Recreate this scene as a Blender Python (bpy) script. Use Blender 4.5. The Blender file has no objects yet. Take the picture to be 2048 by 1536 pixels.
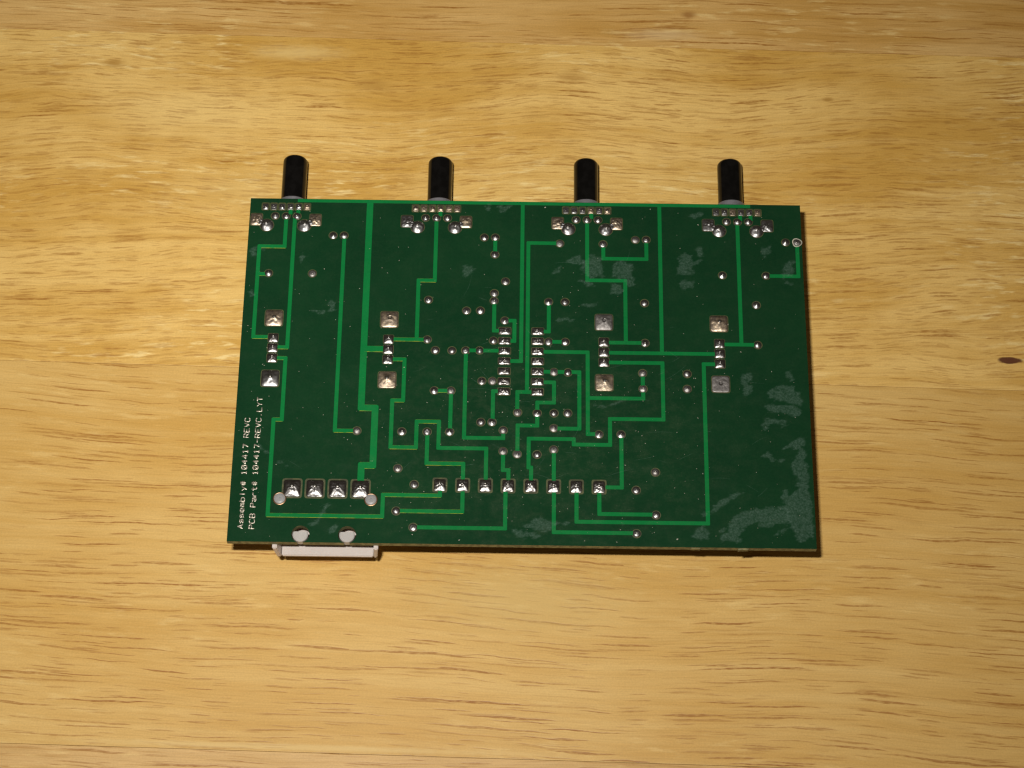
import bpy, bmesh, math, random
from mathutils import Vector, Matrix, noise
from mathutils.geometry import tessellate_polygon

S = bpy.context.scene
COL = S.collection
MM = 0.001
BZ = 16.0            # height of the board's upper face above the table, mm

# ---------------------------------------------------------------- camera
cam_d = bpy.data.cameras.new("camera")
cam = bpy.data.objects.new("camera", cam_d)
COL.objects.link(cam)
R = Matrix(((0.9999127611, 0.0120383939, 0.0054357332),
            (-0.0132081715, 0.9150105245, 0.4032136955),
            (-0.0001197078, -0.4032503157, 0.9150897052)))
cam.matrix_world = Matrix.Translation(Vector((-2.6689, -196.966, 437.3621 + BZ)) * MM) @ R.transposed().to_4x4()
cam_d.sensor_width = 36.0
cam_d.lens = 36.0 * 4190.63 / 2048.0
cam_d.clip_start = 0.02
cam_d.clip_end = 50
S.camera = cam

# ---------------------------------------------------------------- world, lamps, exposure
W = bpy.data.worlds.new("World")
S.world = W
W.use_nodes = True
bg = W.node_tree.nodes["Background"]
bg.inputs[0].default_value = (1.0, 0.77, 0.54, 1)
bg.inputs[1].default_value = 0.044

def area_lamp(name, loc, target, size, size_y, power, color):
    d = bpy.data.lights.new(name, 'AREA')
    d.shape = 'RECTANGLE'
    d.size, d.size_y, d.energy, d.color = size, size_y, power, color
    o = bpy.data.objects.new(name, d)
    COL.objects.link(o)
    o.location = loc
    o.rotation_euler = (Vector(target) - Vector(loc)).to_track_quat('-Z', 'Y').to_euler()
    return o

# the camera's own flash tube, up and to the left of the lens
flash = area_lamp("camera_flash", (-0.0394, -0.1555, 0.4743), (-0.060, 0.030, 0.0), 0.022, 0.010, 0.66, (1.0, 0.965, 0.91))
flash.data.spread = math.radians(86)          # the flash reflector throws a beam, dimmer toward its edge
# warm tungsten room lamp, behind and to the right of the photographer
area_lamp("room_lamp", (0.45, -1.25, 0.95), (0, 0, 0), 0.26, 0.20, 0.9, (1.0, 0.60, 0.24))
S.view_settings.view_transform = 'Standard'
S.view_settings.look = 'None'
S.view_settings.exposure = 0.0
S.view_settings.gamma = 1.0
S.cycles.max_bounces = 8
S.cycles.sample_clamp_direct = 2.5
S.cycles.filter_width = 1.35

# ---------------------------------------------------------------- node helpers
class Nodes:
    def __init__(self, name):
        self.m = bpy.data.materials.new(name)
        self.m.use_nodes = True
        self.t = self.m.node_tree
        self.t.nodes.clear()
        self.out = self.t.nodes.new("ShaderNodeOutputMaterial")
    def n(self, kind, **props):
        x = self.t.nodes.new(kind)
        for k, v in props.items():
            setattr(x, k, v)
        return x
    def put(self, sock, v):
        if hasattr(v, "is_output"):
            self.t.links.new(v, sock)
        elif isinstance(v, tuple) and len(v) == 3 and sock.type == 'RGBA':
            sock.default_value = (*v, 1)
        else:
            sock.default_value = v
    def math(self, op, a, b=0.0, c=0.0, clamp=False):
        x = self.n("ShaderNodeMath", operation=op, use_clamp=clamp)
        for s, v in zip(x.inputs, (a, b, c)):
            self.put(s, v)
        return x.outputs[0]
    def mul(self, a, b): return self.math('MULTIPLY', a, b)
    def add(self, a, b): return self.math('ADD', a, b)
    def sub(self, a, b): return self.math('SUBTRACT', a, b)
    def ramp(self, v, lo, hi, a=0.0, b=1.0):
        x = self.n("ShaderNodeMapRange", interpolation_type='SMOOTHSTEP')
        for k, q in zip(range(5), (v, lo, hi, a, b)):
            self.put(x.inputs[k], q)
        return x.outputs[0]
    def xyz(self, x, y, z=0.0):
        c = self.n("ShaderNodeCombineXYZ")
        for s, v in zip(c.inputs, (x, y, z)):
            self.put(s, v)
        return c.outputs[0]
    def noise(self, vec, scale=1.0, detail=2.0, rough=0.5):
        x = self.n("ShaderNodeTexNoise")
        self.put(x.inputs["Vector"], vec)
        x.inputs["Scale"].default_value = scale
        x.inputs["Detail"].default_value = detail
        x.inputs["Roughness"].default_value = rough
        return x.outputs[0]
    def voronoi(self, vec):
        x = self.n("ShaderNodeTexVoronoi", voronoi_dimensions='2D', feature='F1')
        self.put(x.inputs["Vector"], vec)
        x.inputs["Scale"].default_value = 1.0
        return x.outputs["Distance"], x.outputs["Color"]
    def mix(self, f, a, b):
        x = self.n("ShaderNodeMix", data_type='RGBA')
        self.put(x.inputs[0], f)
        self.put(x.inputs[6], a)
        self.put(x.inputs[7], b)
        return x.outputs[2]
    def bump(self, h, strength, dist):
        x = self.n("ShaderNodeBump")
        x.inputs["Strength"].default_value = strength
        x.inputs["Distance"].default_value = dist
        self.put(x.inputs["Height"], h)
        return x.outputs[0]
    def principled(self, **kw):
        p = self.n("ShaderNodeBsdfPrincipled")
        for k, v in kw.items():
            self.put(p.inputs[k.replace("_", " ")], v)
        self.t.links.new(p.outputs[0], self.out.inputs[0])
        return p
    def coords(self):
        c = self.n("ShaderNodeTexCoord")
        s = self.n("ShaderNodeSeparateXYZ")
        self.t.links.new(c.outputs["Object"], s.inputs[0])
        return self.mul(s.outputs[0], 1000.0), self.mul(s.outputs[1], 1000.0), self.mul(s.outputs[2], 1000.0)

# ---------------------------------------------------------------- wood
def wood(name, seed, pale, tan, layers, slope=0.0, wave=1.0, blotch=1.0, fleck=0.5, streak=0.5, fibre=0.48, spots=()):
    """Rubberwood-like plank, grain along local X; coordinates in millimetres.
    layers: (length cell, width cell, radius, share of cells kept, strength)"""
    k = Nodes(name)
    x, y, z = k.coords()
    x = k.add(x, seed * 531.7)
    y = k.add(y, seed * 217.3)
    # slow wander of the grain lines
    w1 = k.noise(k.xyz(k.mul(x, 0.011), k.mul(y, 0.022), seed), 1.0, 1.0)
    w2 = k.noise(k.xyz(k.mul(x, 0.05), k.mul(y, 0.09), seed + 3), 1.0, 2.0)
    yw = k.add(y, k.mul(x, slope))
    yw = k.add(yw, k.mul(k.sub(w1, 0.5), 11.0 * wave))
    yw = k.add(yw, k.mul(k.sub(w2, 0.5), 2.2 * wave))
    # broad colour changes
    b1 = k.noise(k.xyz(k.mul(x, 0.016), k.mul(yw, 0.045), seed + 7), 1.0, 3.0, 0.6)
    b2 = k.noise(k.xyz(k.mul(x, 0.004), k.mul(yw, 0.30), seed + 11), 1.0, 2.0, 0.6)
    f = k.add(k.mul(k.sub(b1, 0.5), 2.4 * blotch), k.mul(k.sub(b2, 0.5), 1.3))
    f = k.ramp(k.add(f, 0.5), 0.0, 1.0)
    col = k.mix(f, pale, tan)
    # silky sheen of the wood painted as pale flecks, short and across several fibres
    fl = k.noise(k.xyz(k.mul(x, 0.10), k.mul(yw, 0.55), seed + 19), 1.0, 3.0, 0.65)
    fg = k.noise(k.xyz(k.mul(x, 0.012), k.mul(y, 0.03), seed + 23), 1.0, 1.0)
    fl = k.mul(k.ramp(fl, 0.52, 0.70), k.ramp(fg, 0.38, 0.58))
    col = k.mix(k.mul(fl, fleck), col, (0.76, 0.57, 0.24))
    # fine fibre and tiny speckle
    fib = k.noise(k.xyz(k.mul(x, 0.13), k.mul(yw, 3.4), seed + 29), 1.0, 3.0, 0.65)
    stk = k.noise(k.xyz(k.mul(x, 0.055), k.mul(yw, 1.9), seed + 43), 1.0, 2.0, 0.55)
    col = k.mix(k.mul(k.ramp(stk, 0.54, 0.70), streak), col, (0.36, 0.180, 0.034))
    spk = k.noise(k.xyz(k.mul(x, 2.2), k.mul(y, 2.6), seed + 31), 1.0, 2.0, 0.7)
    lum = k.add(0.86 - fibre * 0.5, k.add(k.mul(fib, fibre), k.mul(spk, 0.34)))
    hs = k.n("ShaderNodeVectorMath", operation='SCALE')
    k.put(hs.inputs[0], col)
    k.put(hs.inputs[3], lum)
    col = hs.outputs[0]
    # pores: long thin dashes with tapered ends
    dark = None
    for i, (lx, ly, rad, keep, strength) in enumerate(layers):
        jig = k.noise(k.xyz(k.mul(x, 0.12), k.mul(yw, 0.5), seed + 37 + i), 1.0, 2.0)
        yy = k.add(yw, k.mul(k.sub(jig, 0.5), 0.8 * ly))
        d, c = k.voronoi(k.xyz(k.math('DIVIDE', x, lx), k.math('DIVIDE', k.add(yy, 13.7 * i), ly)))
        cs = k.n("ShaderNodeSeparateColor")
        k.put(cs.inputs[0], c)
        gate = k.noise(k.xyz(k.mul(x, 0.018), k.mul(yw, 0.10), seed + 53 + i), 1.0, 2.0)
        have = k.ramp(k.add(cs.outputs[0], k.mul(k.sub(gate, 0.5), 1.5)), 1.0 - keep, 1.12 - keep)
        r = k.mul(k.add(0.35, cs.outputs[1]), rad)
        dash = k.ramp(d, k.mul(r, 0.62), r, 1.0, 0.0)
        ragged = k.ramp(k.noise(k.xyz(k.mul(x, 0.6), k.mul(y, 2.0), seed + 71 + i), 1.0, 2.0), 0.30, 0.62, 0.45, 1.0)
        dash = k.mul(k.mul(dash, have), k.mul(ragged, k.add(0.35, k.mul(cs.outputs[2], 0.65))))
        dash = k.mul(dash, strength)
        dark = dash if dark is None else k.math('MAXIMUM', dark, dash)
    col = k.mix(dark, col, (0.290, 0.116, 0.016))
    # knots, stains and pale patches, some of them painted sheen: (x, y, rx, ry, strength, colour) in local mm
    for (sx, sy, rx, ry, st, sc, sf) in spots:
        dx = k.math('DIVIDE', k.sub(x, sx + seed * 531.7), rx)
        dy = k.math('DIVIDE', k.sub(y, sy + seed * 217.3), ry)
        wob = k.noise(k.xyz(k.mul(x, 0.5), k.mul(y, 0.9), 3.3), 1.0, 2.0)
        dd = k.add(k.math('SQRT', k.add(k.mul(dx, dx), k.mul(dy, dy))), k.mul(k.sub(wob, 0.5), 0.5))
        col = k.mix(k.mul(k.ramp(dd, 1.0 - sf, 1.12, 1.0, 0.0), st), col, sc)
    rough = k.add(0.36, k.mul(fib, 0.14))
    h = k.sub(k.mul(fib, 0.35), dark)
    k.principled(Base_Color=col, Roughness=rough, Specular_IOR_Level=0.40,
                 Normal=k.bump(h, 0.25, 0.00006))
    return k.m

# ---------------------------------------------------------------- board materials
def simple(name, col, rough, metal=0.0, spec=0.5, var=0.0, scale=400.0, bumpd=0.0, bstr=0.4, col2=None, coat=0.0):
    k = Nodes(name)
    c = k.n("ShaderNodeTexCoord").outputs["Object"]
    nz = k.noise(c, scale, 3.0, 0.6)
    base = k.mix(k.ramp(nz, 0.35, 0.65), col, col2 or tuple(v * (1 - var) for v in col))
    kw = {}
    if bumpd:
        kw["Normal"] = k.bump(k.noise(c, scale * 1.7, 3.0, 0.6), bstr, bumpd)
    p = k.principled(Base_Color=base, Roughness=k.add(rough - 0.04, k.mul(nz, 0.08)), Metallic=metal,
                     Specular_IOR_Level=spec, **kw)
    p.inputs["Coat Weight"].default_value = coat
    p.inputs["Coat Roughness"].default_value = 0.07
    return k.m

def mask_material(name, col, col2, rough):
    """green solder mask: glossy lacquer, slightly uneven, finely grained by the weave below"""
    k = Nodes(name)
    x, y, z = k.coords()
    big = k.noise(k.xyz(k.mul(x, 0.05), k.mul(y, 0.05), 1.0), 1.0, 3.0, 0.6)
    fine = k.noise(k.xyz(k.mul(x, 1.9), k.mul(y, 1.9), 2.0), 1.0, 3.0, 0.75)
    smear = k.noise(k.xyz(k.mul(x, 0.16), k.mul(y, 0.19), 5.0), 1.0, 4.0, 0.65)
    f = k.add(k.mul(k.ramp(big, 0.3, 0.7), 0.5), k.mul(k.ramp(fine, 0.3, 0.75), 0.5))
    base = k.mix(f, col, col2)
    # brownish sheen painted into the base colour, strongest over the middle and the near side
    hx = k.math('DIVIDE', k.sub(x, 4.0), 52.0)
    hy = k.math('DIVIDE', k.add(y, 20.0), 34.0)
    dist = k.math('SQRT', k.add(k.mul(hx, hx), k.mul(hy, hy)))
    patchy = k.noise(k.xyz(k.mul(x, 0.28), k.mul(y, 0.34), 8.0), 1.0, 5.0, 0.72)
    sheen_grain = k.noise(k.xyz(k.mul(x, 3.3), k.mul(y, 3.3), 9.0), 1.0, 2.0, 0.7)
    hz = k.mul(k.ramp(dist, 0.3, 1.2, 1.0, 0.25), k.ramp(patchy, 0.40, 0.72))
    hz = k.mul(hz, k.add(0.03, k.mul(k.ramp(sheen_grain, 0.5, 0.75), 0.10)))
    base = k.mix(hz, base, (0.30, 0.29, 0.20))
    rg = k.add(rough, k.mul(k.ramp(smear, 0.45, 0.8), 0.07))
    k.principled(Base_Color=base, Roughness=rg, Specular_IOR_Level=0.5,
                 Normal=k.bump(k.add(big, k.mul(fine, 0.05)), 0.12, 0.0004))
    return k.m

MAT = {}
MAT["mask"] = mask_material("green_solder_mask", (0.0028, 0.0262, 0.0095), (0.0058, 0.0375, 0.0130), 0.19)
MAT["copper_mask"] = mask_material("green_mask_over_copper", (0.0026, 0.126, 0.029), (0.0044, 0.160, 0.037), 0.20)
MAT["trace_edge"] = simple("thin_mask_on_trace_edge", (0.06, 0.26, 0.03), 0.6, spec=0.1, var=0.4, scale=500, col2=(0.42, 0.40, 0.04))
MAT["copper_side"] = simple("green_mask_on_trace_side", (0.004, 0.10, 0.02), 0.6, spec=0.1, var=0.3, scale=500)
MAT["laminate"] = simple("bare_laminate_edge", (0.22, 0.20, 0.085), 0.65, var=0.55, scale=900, bumpd=0.00006)
MAT["gap"] = simple("bare_laminate_ring", (0.070, 0.074, 0.026), 0.45, var=0.5, scale=900)
MAT["solder"] = simple("bright_solder", (0.40, 0.39, 0.385), 0.35, metal=1.0, var=0.35, scale=2200, bumpd=0.00003, bstr=0.5, coat=0.5)
MAT["solder_pin"] = simple("mirror_bright_solder", (0.42, 0.40, 0.385), 0.29, metal=1.0, var=0.4, scale=2600, bumpd=0.00003, bstr=0.7)
MAT["solder_dull"] = simple("dull_solder", (0.30, 0.28, 0.265), 0.52, metal=1.0, var=0.30, scale=900, bumpd=0.00008, bstr=0.7, coat=0.05)
MAT["solder_thin"] = simple("thin_solder_on_copper", (0.58, 0.46, 0.325), 0.42, metal=1.0, scale=1500, bumpd=0.00006, bstr=0.6, col2=(0.30, 0.25, 0.20), coat=0.2)
MAT["lead"] = simple("cut_lead_end", (0.38, 0.36, 0.33), 0.34, metal=1.0, var=0.2, scale=1500, bumpd=0.00005)
MAT["black"] = simple("black_plastic", (0.0055, 0.0050, 0.0046), 0.08, spec=0.22, var=0.4, scale=500)
MAT["bushing"] = simple("grey_metal_bushing", (0.30, 0.29, 0.31), 0.42, metal=0.6, var=0.2, scale=900)
MAT["zinc"] = simple("plated_steel", (0.45, 0.44, 0.42), 0.35, metal=1.0, var=0.2)
MAT["copper_rim"] = simple("copper_rim", (0.85, 0.55, 0.32), 0.25, metal=1.0, var=0.3, scale=900)

def nylon(name, col):
    k = Nodes(name)
    c = k.n("ShaderNodeTexCoord").outputs["Object"]
    nz = k.noise(c, 500.0, 2.0)
    p = k.principled(Base_Color=k.mix(nz, col, tuple(v * 0.88 for v in col)), Roughness=0.40, Specular_IOR_Level=0.4)
    p.inputs["Subsurface Weight"].default_value = 0.25
    p.inputs["Subsurface Radius"].default_value = (0.0009, 0.0007, 0.0006)
    p.inputs["Subsurface Scale"].default_value = 1.0
    return k.m
MAT["nylon"] = nylon("white_nylon", (0.54, 0.475, 0.435))
MAT["nylon_hook"] = nylon("milky_nylon", (0.41, 0.385, 0.36))
MAT["nylon_peg"] = nylon("greyish_nylon", (0.26, 0.255, 0.25))

def residue_material():
    k = Nodes("dried_flux_film")
    x, y, z = k.coords()
    at = k.n("ShaderNodeAttribute", attribute_name="thickness")
    fine = k.noise(k.xyz(k.mul(x, 2.3), k.mul(y, 2.3), 0.0), 1.0, 3.0, 0.75)
    mid = k.noise(k.xyz(k.mul(x, 0.9), k.mul(y, 0.9), 4.0), 1.0, 3.0, 0.65)
    a = k.mul(at.outputs["Fac"], k.add(0.055, k.mul(k.ramp(fine, 0.36, 0.74), 0.14)))
    a = k.mul(a, k.ramp(mid, 0.32, 0.54, 0.35, 1.0))
    p = k.principled(Base_Color=(0.23, 0.36, 0.29), Roughness=0.6, Specular_IOR_Level=0.3)
    t = k.n("ShaderNodeBsdfTransparent")
    mx = k.n("ShaderNodeMixShader")
    k.put(mx.inputs[0], a)
    k.t.links.new(t.outputs[0], mx.inputs[1])
    k.t.links.new(p.outputs[0], mx.inputs[2])
    k.t.links.new(mx.outputs[0], k.out.inputs[0])
    return k.m
MAT["residue"] = residue_material()
MAT["dust"] = simple("pale_dust", (0.55, 0.52, 0.42), 0.6, var=0.4)

# ---------------------------------------------------------------- object helpers
def link(name, bm, mats, parent=None, smooth=False, loc=None, label=None, kind=None):
    me = bpy.data.meshes.new(name)
    bm.normal_update()
    bm.to_mesh(me)
    bm.free()
    for m in mats if isinstance(mats, (list, tuple)) else [mats]:
        me.materials.append(m)
    if smooth:
        for p in me.polygons:
            p.use_smooth = True
    o = bpy.data.objects.new(name, me)
    COL.objects.link(o)
    if parent:
        o.parent = parent
    if loc:
        o.location = loc
    if label:
        o["label"] = label
    if kind:
        o["kind"] = kind
    return o

def thing(name, label, cat, loc=(0, 0, 0), rotz=0.0, group=None):
    o = bpy.data.objects.new(name, None)
    COL.objects.link(o)
    o.location = loc
    o.rotation_euler = (0, 0, rotz)
    o.empty_display_size = 0.02
    o["label"], o["category"] = label, cat
    if group:
        o["group"] = group
    return o

def V(x, y, z):
    return Vector((x, y, z)) * MM

def box(bm, x0, x1, y0, y1, z0, z1, bev=0.0, mat=0):
    vs = [bm.verts.new(V(x, y, z)) for z in (z0, z1) for y in (y0, y1) for x in (x0, x1)]
    fs = [bm.faces.new([vs[i] for i in q]) for q in
          ((0, 2, 3, 1), (4, 5, 7, 6), (0, 1, 5, 4), (2, 6, 7, 3), (0, 4, 6, 2), (1, 3, 7, 5))]
    for f in fs:
        f.material_index = mat
    if bev:
        es = {e for f in fs for e in f.edges}
        bmesh.ops.bevel(bm, geom=list(es), offset=bev * MM, segments=2, affect='EDGES', profile=0.6)

def revolve(bm, prof, seg, cx=0, cy=0, axis='z', z0=0.0, cap=True, mat=0):
    """prof: (radius, height) from bottom to top"""
    rings = []
    for r, h in prof:
        ring = []
        for i in range(seg):
            a = 2 * math.pi * i / seg
            u, v = r * math.cos(a), r * math.sin(a)
            ring.append(bm.verts.new(V(cx + u, cy + v, z0 + h) if axis == 'z' else V(cx + u, cy + h, z0 - v)))
        rings.append(ring)
    for a, b in zip(rings, rings[1:]):
        for i in range(seg):
            j = (i + 1) % seg
            f = bm.faces.new((a[i], a[j], b[j], b[i]))
            f.material_index = mat
    if cap:
        for r, rev in ((rings[0], True), (rings[-1], False)):
            f = bm.faces.new(list(reversed(r)) if rev else r)
            f.material_index = mat

# ---------------------------------------------------------------- measured layout, millimetres on the board (origin: centre)
TRACES = [[0.8,[[-53.95,42.57],[53.28,42.57]]],[1.5,[[-36.77,42.35],[-36.77,-10.61],[-33.58,-10.61],[-33.58,-24.63],[-36.14,-24.63],[-36.14,-28.37]]],[1.42,[[-36.71,4.13],[-32.19,4.13]]],[0.88,[[-56.42,37.83],[-56.42,30.28],[-62.32,30.28],[-62.32,6.8],[-58.99,6.8]]],[0.88,[[-62.36,22.99],[-60.23,22.99]]],[0.88,[[-54.38,37.86],[-54.38,4.24],[-56.64,4.24]]],[0.88,[[-42.48,33.17],[-42.48,-16.28],[-38.04,-16.28]]],[0.88,[[-56.67,1.51],[-54.6,1.51],[-54.6,-13.76],[-56.45,-13.76],[-56.45,-36.76],[-31.04,-36.76],[-31.04,-31.62],[-18.35,-31.62],[-18.35,-30.37]]],[0.88,[[-20.93,37.47],[-20.93,21.87],[-24.7,21.87],[-24.7,6.48]]],[0.88,[[-30.18,6.64],[-22.82,6.64]]],[0.88,[[-30.1,1.59],[-27.31,1.59],[-27.31,-8.67],[-29.77,-8.67],[-29.77,-20.14],[-24.05,-20.14],[-24.05,-13.78],[-19.0,-13.78],[-19.0,-20.19],[-8.21,-20.19],[-8.21,-27.88]]],[0.88,[[-6.97,33.04],[-6.97,29.53]]],[0.88,[[-0.61,42.23],[-0.61,1.5],[-3.07,1.5]]],[0.88,[[7.61,32.04],[0.82,32.04],[0.82,-6.29]]],[0.88,[[2.12,-6.19],[-1.35,-6.19],[-1.35,-10.84]]],[0.88,[[-6.94,16.19],[-6.94,9.15],[-5.66,9.15]]],[0.88,[[-3.97,11.77],[-2.21,11.77],[-2.21,6.57],[-3.14,6.57]]],[0.88,[[-12.83,4.07],[-5.59,4.07]]],[0.88,[[-13.28,3.59],[-13.28,-17.63],[-4.44,-17.63],[-4.44,-16.18]]],[0.88,[[-19.81,-6.13],[-16.97,-6.13]]],[0.88,[[-16.47,-6.54],[-16.47,-15.74]]],[0.88,[[-5.63,-6.08],[-6.89,-6.08],[-6.89,-13.17]]],[0.88,[[14.62,37.45],[14.62,22.46],[23.47,22.46],[23.47,6.55]]],[0.88,[[19.55,6.51],[27.38,6.51]]],[0.88,[[18.41,31.44],[18.41,28.17],[28.52,28.17],[28.52,32.58]]],[0.88,[[31.74,42.15],[31.74,4.08]]],[0.88,[[19.53,3.93],[44.06,3.93]]],[0.88,[[19.51,1.47],[31.8,1.47],[31.8,-12.56],[19.68,-12.56],[19.68,-18.93],[11.48,-18.93],[11.48,-17.64],[1.33,-17.64],[1.33,-24.65],[1.93,-24.65],[1.93,-27.73]]],[0.88,[[4.53,9.09],[5.71,9.09],[5.71,16.05]]],[0.88,[[6.36,6.51],[9.04,6.51]]],[0.88,[[4.56,3.96],[14.66,3.96],[14.66,-16.35],[16.58,-16.35]]],[0.88,[[14.83,-7.46],[27.29,-7.46],[27.29,-5.49]]],[0.88,[[27.24,-1.66],[27.24,-4.56]]],[0.88,[[4.59,-1.07],[12.75,-1.07],[12.75,-15.08],[7.58,-15.08]]],[0.88,[[4.61,-3.7],[6.98,-3.7],[6.98,-8.74],[3.2,-8.74],[3.2,-10.98]]],[0.88,[[3.21,-11.8],[3.21,-14.44],[-1.21,-14.44],[-1.21,-20.98]]],[0.88,[[-21.55,-16.83],[-21.55,-23.95],[-13.31,-23.95],[-13.31,-27.75]]],[0.88,[[-13.3,-30.39],[-13.3,-35.38],[-27.32,-35.38]]],[0.88,[[-4.4,-21.23],[-4.4,-25.32],[-3.15,-25.32],[-3.15,-27.81]]],[0.88,[[-3.74,-30.26],[-3.74,-39.21],[-23.52,-39.21]]],[0.88,[[7.01,-20.66],[7.01,-27.76]]],[0.88,[[7.06,-30.5],[7.06,-39.93],[24.84,-39.93]]],[0.88,[[12.1,-30.43],[12.1,-37.4],[41.26,-37.4],[41.26,1.37],[44.19,1.37]]],[0.88,[[17.18,-30.36],[17.18,-35.5],[29.22,-35.5]]],[0.88,[[18.57,-29.15],[22.21,-29.15],[22.21,-16.81]]],[0.88,[[50.09,37.53],[50.09,6.3]]],[0.88,[[46.14,6.41],[53.3,6.41]]],[0.88,[[56.83,24.18],[63.97,24.18],[63.97,32.55]]],[0.88,[[-55.52,40.4],[-55.52,38.84]]],[0.88,[[-53.68,40.43],[-53.68,38.87]]],[0.88,[[-20.06,40.6],[-20.06,38.81]]],[0.88,[[15.62,40.46],[15.62,38.68]]],[0.88,[[50.82,40.32],[50.82,38.65]]],[0.88,[[53.28,40.36],[53.28,38.69]]]]
JOINTS = [[-45.16,33.35],[-42.58,33.39],[-59.76,23.21],[-49.55,23.25],[-9.56,33.33],[-6.99,33.37],[-7.01,28.87],[8.2,31.99],[18.35,31.98],[25.97,33.2],[28.51,33.28],[61.32,33.06],[64.0,33.06],[-4.43,21.86],[-6.99,18.76],[-7.02,16.79],[-22.25,16.82],[-13.37,14.17],[-10.15,14.22],[-4.45,11.75],[-22.25,6.66],[-20.32,3.97],[-16.51,3.97],[-13.34,4.01],[-10.16,4.06],[-7.02,6.59],[-9.51,-3.6],[-7.09,-3.57],[-20.28,-6.12],[-16.5,-6.12],[5.64,16.7],[9.46,16.75],[27.9,16.7],[5.69,6.5],[9.51,6.51],[27.9,6.5],[6.96,-1.12],[10.15,-1.18],[27.22,-1.14],[27.27,-5.04],[46.2,24.19],[56.39,24.23],[53.85,16.55],[53.84,6.36],[37.43,-1.16],[37.35,-4.93],[-37.51,-16.29],[-27.35,-16.34],[-21.63,-16.32],[-16.54,-16.25],[-9.55,-13.77],[-7.02,-13.74],[-4.46,-15.71],[-1.26,-11.29],[-27.95,-25.27],[-24.15,-29.06],[-4.42,-20.82],[-1.24,-21.48],[3.18,-11.39],[3.22,-21.48],[7.01,-11.33],[10.11,-11.29],[6.96,-15.04],[17.15,-16.42],[22.17,-16.35],[6.95,-20.26],[29.79,-25.39],[25.42,-29.74],[-27.97,-35.43],[-24.07,-39.23],[29.78,-35.6],[25.39,-40.02]]
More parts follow.
